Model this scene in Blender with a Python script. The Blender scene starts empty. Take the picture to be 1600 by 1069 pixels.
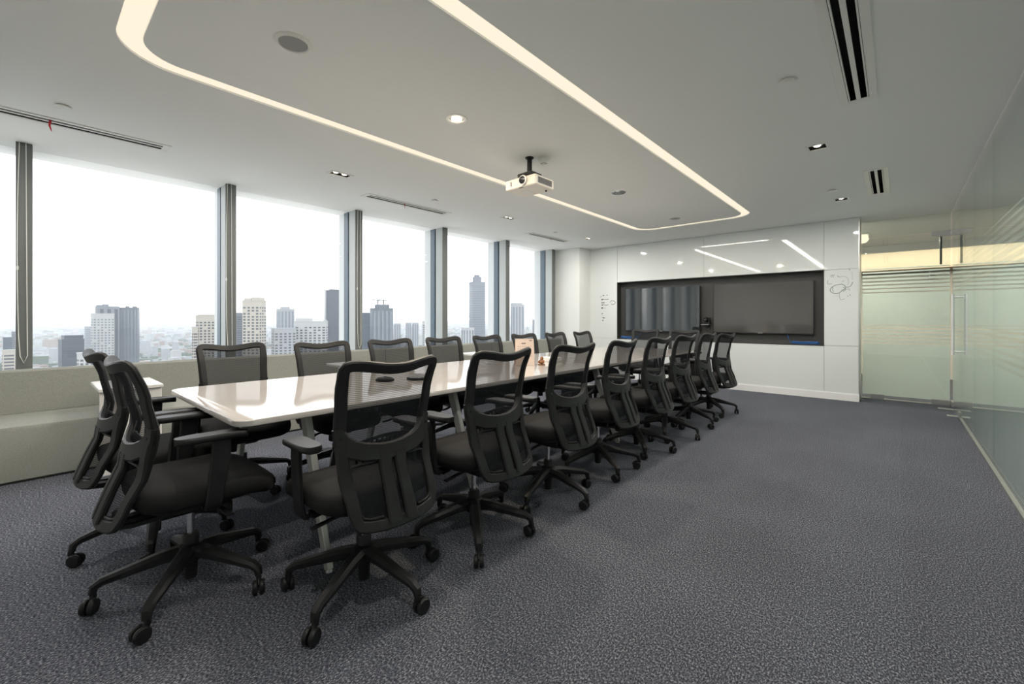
import bpy, bmesh, math, random
from mathutils import Vector, Matrix
R_ = math.radians
random.seed(7)
scene = bpy.context.scene
col = scene.collection

# ------------------------------------------------------------------ camera
FPX, HY, CAMH = 675.0, 498.0, 1.2
YAW = math.atan(600 / 675.0)
cam_d = bpy.data.cameras.new('camera'); cam = bpy.data.objects.new('camera', cam_d); col.objects.link(cam)
cam_d.sensor_width = 36; cam_d.lens = 36 * FPX / 1600
cam_d.shift_y = -(534.5 - HY) / 1600
cam_d.clip_start = .02; cam_d.clip_end = 30000
cam.location = (0, 0, CAMH); cam.rotation_euler = (R_(90), 0, YAW)
scene.camera = cam
# ------------------------------------------------------------------ world: hazy white sky, faintly blue higher up
w = bpy.data.worlds.new('sky'); scene.world = w; w.use_nodes = True
nt = w.node_tree; bg = nt.nodes['Background']
tc = nt.nodes.new('ShaderNodeTexCoord'); sx = nt.nodes.new('ShaderNodeSeparateXYZ'); rp = nt.nodes.new('ShaderNodeValToRGB')
nt.links.new(tc.outputs['Generated'], sx.inputs[0]); nt.links.new(sx.outputs[2], rp.inputs[0]); nt.links.new(rp.outputs[0], bg.inputs[0])
rp.color_ramp.elements[0].position = 0.0; rp.color_ramp.elements[0].color = (.98, .975, .965, 1)
rp.color_ramp.elements[1].position = .75; rp.color_ramp.elements[1].color = (.80, .88, 1.0, 1)
SKY = 2.6
bg.inputs[1].default_value = SKY
# ------------------------------------------------------------------ colour management
vs = scene.view_settings
vs.view_transform = 'Standard'; vs.look = 'None'; vs.gamma = 1; vs.use_curve_mapping = False
vs.exposure = -0.18
scene.cycles.transparent_max_bounces = 32
scene.cycles.max_bounces = 14
scene.cycles.diffuse_bounces = 8; scene.cycles.volume_bounces = 3
scene.cycles.sample_clamp_indirect = 6

# ------------------------------------------------------------------ materials
def mat(name, color, rough=.5, metal=0., spec=.5, bump=None, noise=None, emit=None):
    m = bpy.data.materials.new(name); m.use_nodes = True
    t = m.node_tree; b = t.nodes['Principled BSDF']
    b.inputs['Base Color'].default_value = (*color, 1); b.inputs['Roughness'].default_value = rough
    b.inputs['Metallic'].default_value = metal; b.inputs['Specular IOR Level'].default_value = spec
    if noise or bump:
        co = t.nodes.new('ShaderNodeTexCoord')
    if noise:                                   # (scale, second colour, low, high)
        n = t.nodes.new('ShaderNodeTexNoise'); n.inputs['Scale'].default_value = noise[0]; n.inputs['Detail'].default_value = 4
        r = t.nodes.new('ShaderNodeValToRGB')
        r.color_ramp.elements[0].position = noise[2]; r.color_ramp.elements[0].color = (*color, 1)
        r.color_ramp.elements[1].position = noise[3]; r.color_ramp.elements[1].color = (*noise[1], 1)
        t.links.new(co.outputs['Object'], n.inputs['Vector']); t.links.new(n.outputs[0], r.inputs[0]); t.links.new(r.outputs[0], b.inputs['Base Color'])
    if bump:                                    # (scale, strength)
        n2 = t.nodes.new('ShaderNodeTexNoise'); n2.inputs['Scale'].default_value = bump[0]; n2.inputs['Detail'].default_value = 3
        bp = t.nodes.new('ShaderNodeBump'); bp.inputs['Strength'].default_value = bump[1]; bp.inputs['Distance'].default_value = .004
        t.links.new(co.outputs['Object'], n2.inputs['Vector']); t.links.new(n2.outputs[0], bp.inputs['Height']); t.links.new(bp.outputs[0], b.inputs['Normal'])
    if emit:
        b.inputs['Emission Color'].default_value = (*emit[0], 1); b.inputs['Emission Strength'].default_value = emit[1]
    return m

def glass_mat(name, tint, refl=1.0, ior=1.5):
    m = bpy.data.materials.new(name); m.use_nodes = True; t = m.node_tree; t.nodes.clear()
    o = t.nodes.new('ShaderNodeOutputMaterial'); mx = t.nodes.new('ShaderNodeMixShader')
    tr = t.nodes.new('ShaderNodeBsdfTransparent'); tr.inputs[0].default_value = (*tint, 1)
    gl = t.nodes.new('ShaderNodeBsdfGlossy'); gl.inputs['Roughness'].default_value = 0.0; gl.inputs[0].default_value = (refl, refl, refl, 1)
    lw = t.nodes.new('ShaderNodeLayerWeight'); pw = t.nodes.new('ShaderNodeMath'); pw.operation = 'POWER'; pw.inputs[1].default_value = 5
    f0 = ((ior-1)/(ior+1))**2; ma = t.nodes.new('ShaderNodeMath'); ma.operation = 'MULTIPLY_ADD'; ma.inputs[1].default_value = 1-f0; ma.inputs[2].default_value = f0
    lw.inputs[0].default_value = .5; t.links.new(lw.outputs['Facing'], pw.inputs[0]); t.links.new(pw.outputs[0], ma.inputs[0]); t.links.new(ma.outputs[0], mx.inputs[0])
    t.links.new(tr.outputs[0], mx.inputs[1]); t.links.new(gl.outputs[0], mx.inputs[2]); t.links.new(mx.outputs[0], o.inputs[0])
    return m

def film_mat(name, color, opacity):
    m = bpy.data.materials.new(name); m.use_nodes = True; t = m.node_tree; t.nodes.clear()
    o = t.nodes.new('ShaderNodeOutputMaterial'); mx = t.nodes.new('ShaderNodeMixShader'); mx.inputs[0].default_value = opacity
    tr = t.nodes.new('ShaderNodeBsdfTransparent'); m2 = t.nodes.new('ShaderNodeMixShader'); m2.inputs[0].default_value = .62
    d = t.nodes.new('ShaderNodeBsdfDiffuse'); d.inputs[0].default_value = (*color, 1)
    tl = t.nodes.new('ShaderNodeBsdfTranslucent'); tl.inputs[0].default_value = (*color, 1)
    t.links.new(d.outputs[0], m2.inputs[1]); t.links.new(tl.outputs[0], m2.inputs[2])
    t.links.new(tr.outputs[0], mx.inputs[1]); t.links.new(m2.outputs[0], mx.inputs[2]); t.links.new(mx.outputs[0], o.inputs[0])
    return m

def mesh_fabric(name):
    m = bpy.data.materials.new(name); m.use_nodes = True; t = m.node_tree; t.nodes.clear()
    o = t.nodes.new('ShaderNodeOutputMaterial'); mx = t.nodes.new('ShaderNodeMixShader')
    tr = t.nodes.new('ShaderNodeBsdfTransparent')
    d = t.nodes.new('ShaderNodeBsdfDiffuse'); d.inputs[0].default_value = (.022, .023, .026, 1)
    co = t.nodes.new('ShaderNodeTexCoord'); wv = t.nodes.new('ShaderNodeTexWave'); wv.bands_direction = 'Z'
    wv.inputs['Scale'].default_value = 42; wv.inputs['Distortion'].default_value = .3
    mr = t.nodes.new('ShaderNodeMapRange'); mr.inputs['To Min'].default_value = .60; mr.inputs['To Max'].default_value = .84
    t.links.new(co.outputs['Object'], wv.inputs['Vector']); t.links.new(wv.outputs['Fac'], mr.inputs['Value']); t.links.new(mr.outputs[0], mx.inputs[0])
    t.links.new(tr.outputs[0], mx.inputs[1]); t.links.new(d.outputs[0], mx.inputs[2]); t.links.new(mx.outputs[0], o.inputs[0])
    return m

def emit_mat(name, color, strength):
    m = bpy.data.materials.new(name); m.use_nodes = True; t = m.node_tree; t.nodes.clear()
    o = t.nodes.new('ShaderNodeOutputMaterial'); e = t.nodes.new('ShaderNodeEmission')
    e.inputs[0].default_value = (*color, 1); e.inputs[1].default_value = strength; t.links.new(e.outputs[0], o.inputs[0])
    return m

def carpet_mat():
    m = bpy.data.materials.new('carpet'); m.use_nodes = True; t = m.node_tree; b = t.nodes['Principled BSDF']
    b.inputs['Roughness'].default_value = .95; b.inputs['Specular IOR Level'].default_value = .15
    co = t.nodes.new('ShaderNodeTexCoord')
    n = t.nodes.new('ShaderNodeTexNoise'); n.inputs['Scale'].default_value = 175; n.inputs['Detail'].default_value = 3; n.inputs['Roughness'].default_value = .7
    mp = t.nodes.new('ShaderNodeMapping'); mp.inputs['Scale'].default_value = (1, .6, 1)
    r = t.nodes.new('ShaderNodeValToRGB'); els = r.color_ramp.elements
    els[0].position = .36; els[0].color = (.020, .022, .030, 1); els[1].position = .66; els[1].color = (.33, .335, .355, 1)
    e = els.new(.51); e.color = (.074, .080, .104, 1)
    n3 = t.nodes.new('ShaderNodeTexNoise'); n3.inputs['Scale'].default_value = 1.3; n3.inputs['Detail'].default_value = 2
    mr = t.nodes.new('ShaderNodeMapRange'); mr.inputs['To Min'].default_value = .85; mr.inputs['To Max'].default_value = 1.15
    mul = t.nodes.new('ShaderNodeMixRGB'); mul.blend_type = 'MULTIPLY'; mul.inputs[0].default_value = 1
    bp = t.nodes.new('ShaderNodeBump'); bp.inputs['Strength'].default_value = .6; bp.inputs['Distance'].default_value = .006
    L = t.links.new
    L(co.outputs['Object'], mp.inputs[0]); L(mp.outputs[0], n.inputs['Vector']); L(n.outputs[0], r.inputs[0])
    L(co.outputs['Object'], n3.inputs['Vector']); L(n3.outputs[0], mr.inputs['Value'])
    L(r.outputs[0], mul.inputs[1]); L(mr.outputs[0], mul.inputs[2]); L(mul.outputs[0], b.inputs['Base Color'])
    L(n.outputs[0], bp.inputs['Height']); L(bp.outputs[0], b.inputs['Normal'])
    return m

M = {}
M['carpet'] = carpet_mat()
M['ceiling'] = mat('ceiling_paint', (.83, .835, .82), .75, spec=.25, bump=(2.2, .10))
M['wall'] = mat('wall_paint', (.78, .79, .77), .6)
M['wglass'] = mat('white_back_painted_glass', (.70, .725, .715), .04, spec=.5)
M['trimw'] = mat('white_trim', (.8, .8, .79), .4)
M['reveal'] = mat('dark_recess_board', (.045, .045, .043), .55, bump=(60, .1))
M['black'] = mat('black_plastic', (.010, .010, .0105), .45, spec=.35, bump=(300, .08))
M['blackg'] = mat('black_gloss_plastic', (.010, .010, .011), .22)
M['greyp'] = mat('charcoal_plastic', (.012, .012, .0122), .46, spec=.32, bump=(300, .08))
M['mesh'] = mesh_fabric('black_mesh_fabric')
M['seat'] = mat('black_seat_fabric', (.012, .0118, .0118), .85, spec=.22, bump=(420, .35))
M['chrome'] = mat('chrome', (.75, .75, .75), .12, metal=1)
M['steel'] = mat('brushed_steel', (.55, .55, .54), .35, metal=1)
M['alu'] = mat('aluminium_mullion', (.50, .53, .53), .45, metal=.0, spec=.5)
M['cover'] = mat('mullion_backlit_shade', (.13, .14, .135), .45)  # dark grey stands in for shade on the backlit mullion fronts
M['aluw'] = mat('pale_aluminium_fin', (.62, .64, .64), .4)
M['frameb'] = mat('blue_grey_frame', (.10, .14, .18), .35)
M['pane'] = glass_mat('window_glass', (.985, .99, .99), 1.0, 1.35)
M['tglass'] = glass_mat('green_tempered_glass', (.915, .955, .94), 1.0, 1.5)
M['film'] = film_mat('frosted_film', (.80, .83, .81), .93)
M['table'] = mat('glossy_table_laminate', (.48, .45, .425), .07, spec=.5, noise=(3, (.45, .42, .40), .35, .7))
M['tedge'] = mat('table_edge_band', (.47, .42, .37), .35)
M['tleg'] = mat('pale_metal_leg', (.55, .54, .51), .4, metal=.3)
M['tleg2'] = mat('dark_table_beam', (.05, .05, .05), .5)
M['bench'] = mat('woven_bench_fabric', (.30, .305, .275), .9, spec=.15, noise=(120, (.245, .25, .225), .35, .7), bump=(220, .4))
M['laminate'] = mat('white_laminate', (.78, .76, .73), .3)
M['screen'] = mat('glossy_dark_screen', (.015, .019, .020), .06, spec=1.0)
M['screen2'] = mat('satin_dark_screen', (.075, .073, .070), .08, spec=.9)
_b = M['screen'].node_tree.nodes['Principled BSDF']; _b.inputs['Coat Weight'].default_value = 1.0; _b.inputs['Coat Roughness'].default_value = .05; _b.inputs['Coat IOR'].default_value = 1.7
M['bezel'] = mat('tv_bezel', (.015, .015, .016), .3)
M['bluecable'] = mat('blue_cable', (.02, .09, .28), .5)
M['white'] = mat('white_plastic', (.78, .77, .74), .35)
M['cream'] = mat('cream_plastic', (.80, .74, .66), .35)
M['grille'] = mat('grey_grille', (.33, .33, .32), .6, bump=(900, .5))
M['dark'] = mat('dark_cavity', (.012, .012, .012), .8)
M['strip'] = emit_mat('warm_led_diffuser', (1.0, .89, .70), 1.16)
M['bulb'] = emit_mat('lit_lamp', (1.0, .90, .74), 4.0)
M['offlamp'] = mat('unlit_lamp_reflector', (.6, .6, .6), .2, metal=.8)
M['red'] = mat('red_ribbon', (.45, .02, .03), .6)
M['cord'] = mat('white_cord', (.75, .75, .72), .5)
M['paper'] = mat('calendar_card', (.70, .56, .48), .7)
M['print'] = mat('printed_ink', (.20, .15, .14), .7)
M['wood'] = mat('carved_brown_wood', (.30, .13, .05), .45, noise=(40, (.16, .06, .02), .4, .65))
M['marker'] = mat('green_black_marker', (.26, .30, .27), .6)
M['marker2'] = mat('black_marker', (.07, .07, .07), .6)
M['greymesh'] = mat('speckled_speaker_mesh', (.10, .10, .11), .6, noise=(500, (.45, .45, .47), .45, .6))
M['coveglow'] = emit_mat('warm_corridor_cove', (1.0, .78, .48), 2.0)
M['corrwall'] = mat('corridor_wall', (.66, .64, .58), .6)
M['dbeam'] = mat('dark_wood_shelf', (.05, .035, .022), .5)

# ------------------------------------------------------------------ mesh helpers
class MB:
    def __init__(s): s.v = []; s.f = []; s.mi = []; s.m = 0
    def add(s, vs_, fs):
        k = len(s.v); s.v += [tuple(p) for p in vs_]; s.f += [tuple(i + k for i in q) for q in fs]; s.mi += [s.m] * len(fs); return s
    def box(s, x0, x1, y0, y1, z0, z1):
        return s.add([(x0,y0,z0),(x1,y0,z0),(x1,y1,z0),(x0,y1,z0),(x0,y0,z1),(x1,y0,z1),(x1,y1,z1),(x0,y1,z1)],
                     [(0,3,2,1),(4,5,6,7),(0,1,5,4),(1,2,6,5),(2,3,7,6),(3,0,4,7)])
    def bbox(s, x0, x1, y0, y1, z0, z1, c=.006):        # box with chamfered edges in all directions
        rings = []
        def ring(ix, z): return [(x0+ix+c,y0+ix,z),(x1-ix-c,y0+ix,z),(x1-ix,y0+ix+c,z),(x1-ix,y1-ix-c,z),(x1-ix-c,y1-ix,z),(x0+ix+c,y1-ix,z),(x0+ix,y1-ix-c,z),(x0+ix,y0+ix+c,z)]
        return s.loft([ring(c, z0), ring(0, z0 + c), ring(0, z1 - c), ring(c, z1)])
    def loft(s, rings, caps=True, closed=False):
        n = len(rings[0]); k = len(rings); vs_ = [p for r in rings for p in r]; fs = []
        for a in range(k if closed else k - 1):
            b = (a + 1) % k
            for i in range(n):
                j = (i + 1) % n; fs.append((a*n+i, a*n+j, b*n+j, b*n+i))
        if caps and not closed: fs.append(tuple(range(n-1, -1, -1))); fs.append(tuple(range((k-1)*n, k*n)))
        return s.add(vs_, fs)
    def lathe(s, prof, c=(0,0,0), n=20, axis='z', caps=True):
        rings = []
        for r, z in prof:
            ring = []
            for i in range(n):
                a = 2*math.pi*i/n; p = (r*math.cos(a), r*math.sin(a), z)
                if axis == 'x': p = (p[2], p[0], p[1])
                if axis == 'y': p = (p[1], p[2], p[0])
                ring.append((p[0]+c[0], p[1]+c[1], p[2]+c[2]))
            rings.append(ring)
        return s.loft(rings, caps=caps)
    def sweep(s, path, wd, th, nrm, closed=False, ch=.3):
        path = [Vector(p) for p in path]; n = len(path); rings = []
        g = lambda a, i: a[i] if isinstance(a, (list, tuple)) else a
        for i, p in enumerate(path):
            if closed: T = path[(i+1) % n] - path[i-1]
            else: T = path[min(i+1, n-1)] - path[max(i-1, 0)]
            T.normalize(); N = Vector(nrm[i] if isinstance(nrm, list) else nrm); B = T.cross(N).normalized(); N = B.cross(T).normalized()
            W, H = g(wd, i)/2, g(th, i)/2; c = min(W, H)*2*ch*.5
            sec = [(W-c,-H),(W,-H+c),(W,H-c),(W-c,H),(-W+c,H),(-W,H-c),(-W,-H+c),(-W+c,-H)]
            rings.append([p + B*a + N*b for a, b in sec])
        return s.loft(rings, closed=closed)
    def tube(s, path, r, n=8, closed=False):
        path = [Vector(p) for p in path]; k = len(path); rings = []; ref = Vector((.31, .17, .93))
        for i, p in enumerate(path):
            T = (path[(i+1) % k] - path[i-1]) if closed else (path[min(i+1, k-1)] - path[max(i-1, 0)])
            T.normalize(); A = T.cross(ref).normalized(); Bv = T.cross(A); rr = r[i] if isinstance(r, (list, tuple)) else r
            rings.append([p + A*rr*math.cos(2*math.pi*q/n) + Bv*rr*math.sin(2*math.pi*q/n) for q in range(n)])
        return s.loft(rings, closed=closed)
    def build(s, name, mats, parent=None, smooth=False, loc=None):
        me = bpy.data.meshes.new(name); me.from_pydata(s.v, [], s.f)
        mats = mats if isinstance(mats, (list, tuple)) else [mats]
        for m in mats: me.materials.append(m)
        if len(mats) > 1: me.polygons.foreach_set('material_index', s.mi)
        bm = bmesh.new(); bm.from_mesh(me); bmesh.ops.recalc_face_normals(bm, faces=bm.faces[:]); bm.to_mesh(me); bm.free()
        if smooth: me.shade_smooth(); me.set_sharp_from_angle(angle=R_(42))
        return link(name, me, parent, loc)
def link(name, data, parent=None, loc=None):
    o = bpy.data.objects.new(name, data); col.objects.link(o)
    if parent: o.parent = parent
    if loc: o.location = loc
    return o
def tag(o, label=None, cat=None, group=None, kind=None):
    if label: o['label'] = label
    if cat: o['category'] = cat
    if group: o['group'] = group
    if kind: o['kind'] = kind
    return o
def empty(name, loc=(0,0,0), rz=0):
    o = link(name, None, None, loc); o.rotation_euler = (0, 0, rz); return o
def children(o): return [c for c in bpy.data.objects if c.parent == o]
def rrect(x0, x1, y0, y1, r, n=8):
    pts = []
    for cx, cy, a0 in ((x1-r, y1-r, 0), (x0+r, y1-r, 90), (x0+r, y0+r, 180), (x1-r, y0+r, 270)):
        for i in range(n+1):
            a = R_(a0 + 90*i/n); pts.append((cx + r*math.cos(a), cy + r*math.sin(a)))
    return pts
def circle(cx, cy, r, n=24): return [(cx + r*math.cos(2*math.pi*i/n), cy + r*math.sin(2*math.pi*i/n)) for i in range(n)]
def sell(cx, cy, a, b, e=4., n=32):
    out = []
    for i in range(n):
        t = 2*math.pi*i/n; c, s_ = math.cos(t), math.sin(t)
        out.append((cx + a*math.copysign(abs(c)**(2/e), c), cy + b*math.copysign(abs(s_)**(2/e), s_)))
    return out
FV = Vector((-math.sin(YAW), math.cos(YAW), 0)); RV = Vector((math.cos(YAW), math.sin(YAW), 0))
def at(px, py, d):                      # a point d metres out along the view axis
    p = (FV + RV*((px-800)/FPX))*d; p.z = CAMH + (HY-py)/FPX*d; return p

# ================================================================== ROOM SHELL
XW, XG, YB, YF, YD, ZC = -5.42, .57, -2.0, 7.97, 8.45, 2.66      # window wall, glass wall, back, tv wall, door plane, ceiling
tag(MB().box(-5.9, 3.2, YB-.1, 12.2, -.12, 0).build('floor', M['carpet']), kind='structure')

# ceiling with slots and openings cut into it
SO = (-3.22, -1.50, .30, 6.86); SWD = .105
SI = (SO[0]+SWD, SO[1]-SWD, SO[2]+SWD, SO[3]-SWD)
outer = rrect(*SO, .30, 10); inner = rrect(*SI, .20, 10)
sq_l = [(-4.2, 2.11), (-4.2, 4.65), (-4.2, 6.81)]; sq_r = [(-.5, 4.47), (-.5, 6.62), (-.5, .2)]  # last sq_r entry is out of view, added to light the room
sq_added = [(-4.2, -.4)]  # unseen twin fixture added for more room light
VENTS = [(-4.67, -1.1, .80, .15), (-4.67, 2.66, 3.88, .15), (-4.67, 5.70, 6.82, .15), (-.185, 1.7, 3.70, .16), (-.15, 5.51, 6.62, .16)]
rnd = [(-2.4, 2.09), (-2.4, 4.56)]
bm = bmesh.new()
def loop(pts, z=ZC):
    v = [bm.verts.new((x, y, z)) for x, y in pts]; return [bm.edges.new((v[i], v[(i+1) % len(v)])) for i in range(len(v))]
def sqp(x, y, hx, hy): return [(x-hx, y-hy), (x+hx, y-hy), (x+hx, y+hy), (x-hx, y+hy)]
es = loop([(-5.42, YB), (XG+.03, YB), (XG+.03, YD), (-5.42, YD)]) + loop(outer)
for x, y in sq_l + sq_added: es += loop(sqp(x, y, .045, .095))
for x, y in sq_r: es += loop(sqp(x, y, .06, .06))
for x, a, b, wd in VENTS: es += loop([(x-wd/2, a), (x+wd/2, a), (x+wd/2, b), (x-wd/2, b)])
bmesh.ops.triangle_fill(bm, edges=es, use_beauty=True)
es = loop(inner)
for x, y in rnd: es += loop(circle(x, y, .055))
bmesh.ops.triangle_fill(bm, edges=es, use_beauty=True)
def wallup(pts, h=.03):                                         # slot side walls
    lo = [bm.verts.new((x, y, ZC)) for x, y in pts]; hi = [bm.verts.new((x, y, ZC+h)) for x, y in pts]
    for i in range(len(pts)): bm.faces.new((lo[i], lo[(i+1) % len(pts)], hi[(i+1) % len(pts)], hi[i]))
wallup(outer); wallup(inner)
for f in bm.faces:
    if abs(f.normal.z) > .5 and f.normal.z > 0: f.normal_flip()
me = bpy.data.meshes.new('ceiling'); bm.to_mesh(me); bm.free(); me.materials.append(M['ceiling'])
ceil = tag(link('ceiling', me), kind='structure')
tag(MB().box(-5.9, 3.2, YB-.1, 12.2, ZC+.30, ZC+.42).build('ceiling', M['ceiling']), kind='structure')   # slab above
# the light line: diffuser ring in the slot
ls = empty('ceiling_light_line', (-2.36, 3.58, ZC)); tag(ls, 'glowing warm rounded-rectangle light line recessed in the ceiling', 'light')
mb = MB(); zz = .012
mb.add([(x+2.36, y-3.58, zz) for x, y in outer] + [(x+2.36, y-3.58, zz) for x, y in inner],
       [(i, (i+1) % 44, 44+(i+1) % 44, 44+i) for i in range(44)])
mb.build('diffuser', M['strip'], ls)
def area(name, loc, sx_, sy_, power, color, parent=None, rot=(0,0,0), shape='RECTANGLE', spread=180):
    d = bpy.data.lights.new(name, 'AREA'); d.shape = shape; d.size = sx_
    if shape == 'RECTANGLE': d.size_y = sy_
    d.energy = power; d.color = color; d.spread = R_(spread)
    o = link(name, d, parent, loc); o.rotation_euler = rot; return o
WARM = (1.0, .93, .83)
for nm, lx, ly, a, b in (('led', -.81, 0, .09, 6.0), ('led', .81, 0, .09, 6.0), ('led', 0, 3.23, 1.2, .09), ('led', 0, -3.23, 1.2, .09)):
    area(nm, (lx, ly, -.003), a, b, 10*max(a, b), WARM, ls)

# walls
tag(MB().box(-5.6, 3.2, YB-.12, YB, 0, ZC+.3).build('wall_back', M['wall']), kind='structure')
tag(MB().box(-5.9, XW+.02, YB, 7.6, -.1, .74).build('wall_left', M['wall']), kind='structure')           # sill wall under the windows
tag(MB().box(-5.9, XW, YB, 7.6, ZC, ZC+.3).build('wall_left', M['ceiling']), kind='structure')           # header
tag(MB().box(-5.9, -4.86, 7.55, 8.45, 0, ZC+.02).build('wall_pier', M['wall']), kind='structure')
# tv wall carcass with the recess
RX0, RX1, RZ0, RZ1 = -4.22, -.82, .80, 1.925
mb = MB(); y0, y1 = YF+.012, YD-.02
mb.box(-4.86, RX0-.012, y0, y1, 0, ZC+.02); mb.box(RX1+.012, -.402, y0, y1, 0, ZC+.02); mb.box(RX0-.012, RX1+.012, y0, y1, 0, RZ0-.012); mb.box(RX0-.012, RX1+.012, y0, y1, RZ1+.012, ZC+.02)
mb.box(RX0-.012, RX1+.012, YF+.16, y1, RZ0-.012, RZ1+.012)
wf = tag(mb.build('wall_far', M['wall']), kind='structure')
cols = [(-4.86, -4.232), (-4.228, -2.542), (-2.538, -.812), (-.808, -.402)]; rows = [(.10, .797), (.801, 1.926), (1.930, ZC)]
for i, (a, b) in enumerate(cols):
    for j, (c, d) in enumerate(rows):
        if i in (1, 2) and j == 1: continue
        MB().box(a+.001, b-.001, YF, YF+.0115, c+.001, d-.001).build('glass_panel', M['wglass'], wf)
MB().box(RX0-.012, RX1+.012, YF+.15, YF+.16, RZ0-.012, RZ1+.012).build('recess_back', M['reveal'], wf)
for a, b, c, d in ((RX0-.012, RX0, RZ0, RZ1), (RX1, RX1+.012, RZ0, RZ1), (RX0-.012, RX1+.012, RZ0-.012, RZ0), (RX0-.012, RX1+.012, RZ1, RZ1+.012)):
    MB().box(a, b, YF-.004, YF+.15, c, d).build('recess_lining', M['reveal'], wf)
MB().box(-.402, -.392, YF-.004, YD-.02, 0, ZC).build('end_trim', M['steel'], wf)
tag(MB().box(-4.86, -.395, YF-.015, YF, 0, .095).box(-4.86, -.395, YF-.011, YF, .095, .105).build('baseboard_far', M['trimw']), kind='structure')
# marker scribbles on the white glass
def stroke(pts, wd=.006, m='marker', y=YF-.0015):
    n = len(pts); mb = MB(); P = [Vector((p[0], 0, p[1])) for p in pts]; vs_ = []
    for i in range(n):
        T = (P[min(i+1, n-1)] - P[max(i-1, 0)]).normalized(); B = Vector((-T.z, 0, T.x))*wd/2
        vs_ += [(P[i].x+B.x, y, P[i].z+B.z), (P[i].x-B.x, y, P[i].z-B.z)]
    mb.add(vs_, [(2*i, 2*i+1, 2*i+3, 2*i+2) for i in range(n-1)]); return mb.build('marker_stroke', M[m], wf)
def wp(px, py):                                                 # point on the tv wall plane
    u = (px-800)/FPX; t = FV + RV*u; d = YF/t.y; return (d*t.x, CAMH + (HY-py)/FPX*d)
def curve(pts, n=6):
    out = []; k = len(pts)
    for i in range(k-1):
        p0, p1, p2, p3 = [Vector(pts[max(0, min(k-1, i+q))]) for q in (-1, 0, 1, 2)]
        for s_ in range(n):
            t = s_/n; out.append(tuple(.5*((2*p1)+(-p0+p2)*t+(2*p0-5*p1+4*p2-p3)*t*t+(-p0+3*p1-3*p2+p3)*t**3)))
    out.append(tuple(pts[-1])); return out
Zs = lambda lst, ox, oy, sc: curve([wp(ox + a/sc, oy + b/sc) for a, b in lst])
R5 = (1280, 400, 13.36)
for pts, wd in (([(480,590),(350,610),(270,650),(230,710),(260,760),(330,785),(420,770),(480,720),(540,690),(550,650),(520,610),(470,590)], .011),
                ([(290,640),(280,700),(300,750)], .008), ([(500,650),(550,690),(510,740),(480,700)], .008), ([(550,650),(620,650),(670,610),(700,540)], .010),
                ([(430,760),(420,830),(440,900),(480,915),(530,890)], .005), ([(380,405),(400,435),(445,435)], .008), ([(450,430),(540,430),(600,480),(610,560),(590,610)], .004),
                ([(180,510),(180,585),(265,580)], .007), ([(235,405),(330,400)], .008), ([(250,410),(250,450)], .008), ([(285,410),(295,450)], .008), ([(620,260),(640,290),(620,310)], .006),
                ([(680,320),(690,420),(690,500)], .003), ([(590,830),(600,850)], .009), ([(635,800),(650,835)], .007), ([(560,700),(630,690),(630,730)], .006), ([(470,540),(520,520)], .006)):
    stroke(Zs(pts, *R5), wd)
R4 = (900, 420, 8.91)
for pts, wd in (([(370,375),(395,372)], .02), ([(425,365),(440,370)], .016), ([(350,432),(385,428)], .028), ([(390,430),(455,425)], .014), ([(350,475),(400,473)], .02), ([(355,508),(380,503)], .024),
                ([(385,500),(420,510),(450,498)], .012), ([(350,548),(380,545)], .03), ([(395,550),(412,546)], .01), ([(360,622),(370,630)], .03), ([(370,680),(400,688)], .022), ([(368,715),(382,722)], .03),
                ([(475,470),(500,445),(540,455),(545,480),(520,498),(490,492)], .012), ([(340,392),(356,385)], .012)):
    stroke(Zs(pts, *R4), wd*.8, 'marker2')

# ------------------------------------------------------------------ windows: six bays, mullions with fins
mull = [(-.055, .035), (1.45, 1.53), (2.87, 3.03), (4.34, 4.52), (5.83, 6.02), (7.26, 7.46)]
mull = [(-2.0, -1.9), (-1.5, -1.42)] + mull
for i, (a, b) in enumerate(mull):
    c = (a+b)/2; hw = .048 if i != 2 else .045
    c = b - hw
    wnd = tag(empty('window_%d' % (i+1), (XW, c, .74)), kind='structure')
    nxt = mull[i+1][1]-.096 if i+1 < len(mull) else 7.55
    MB().bbox(-.17, .0, -hw, hw, .0, ZC-.74, .004).build('mullion', M['alu'], wnd)
    MB().bbox(.0, .012, -hw-.002, hw+.002, .0, ZC-.74, .003).build('backlit_shade_face', M['cover'], wnd)  # plate added to paint the room-facing side in backlit shade
    MB().box(-.19, -.17, -hw+.012, hw-.012, 0, ZC-.74).build('gasket_frame', M['frameb'], wnd)
    MB().box(-.31, -.19, -hw, hw, 0, ZC-.74).build('glazing_frame', M['frameb'], wnd)
    MB().box(-.49, -.31, -.03, .03, -.6, ZC-.4).build('exterior_fin', M['aluw'], wnd)
    L = nxt - (c+hw)
    if L > .1: MB().box(-.205, -.19, hw, hw+L, .0, ZC-.74).build('pane', M['pane'], wnd)
    if L > .1: MB().box(-.31, 0.0, hw, hw+L, .0, .012).build('sill_plate', M['alu'], wnd)

# blind cords on the mullions
for yc, zb, lab in ((-.012, .83, 'white looped blind cord on the leftmost window post'), (1.47, .84, 'white looped blind cord on the window post behind the first window-side chair'),
                    (2.985, .80, 'white looped blind cord on the third window post from the left')):
    r = empty('blind_cord', (XW+.02, yc, zb)); tag(r, lab, 'cord', 'blind cords')
    h = ZC - zb; pts = [(0, -.024, h)] + [(0, -.024 - .012*math.sin(math.pi*k/8)*(k > 0), h*(1-k/8)) for k in range(1, 8)] + [(0, -.02, .06), (0, 0, 0), (0, .02, .06), (0, .016, h*.5), (0, .012, h)]
    MB().tube(pts, .0032, 6).build('cord', M['cord'], r, True)
    MB().lathe([(.003, -.02), (.007, -.012), (.007, .012), (.003, .02)], (0, -.034, h*.43), 8).build('joint', M['cord'], r, True)

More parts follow.
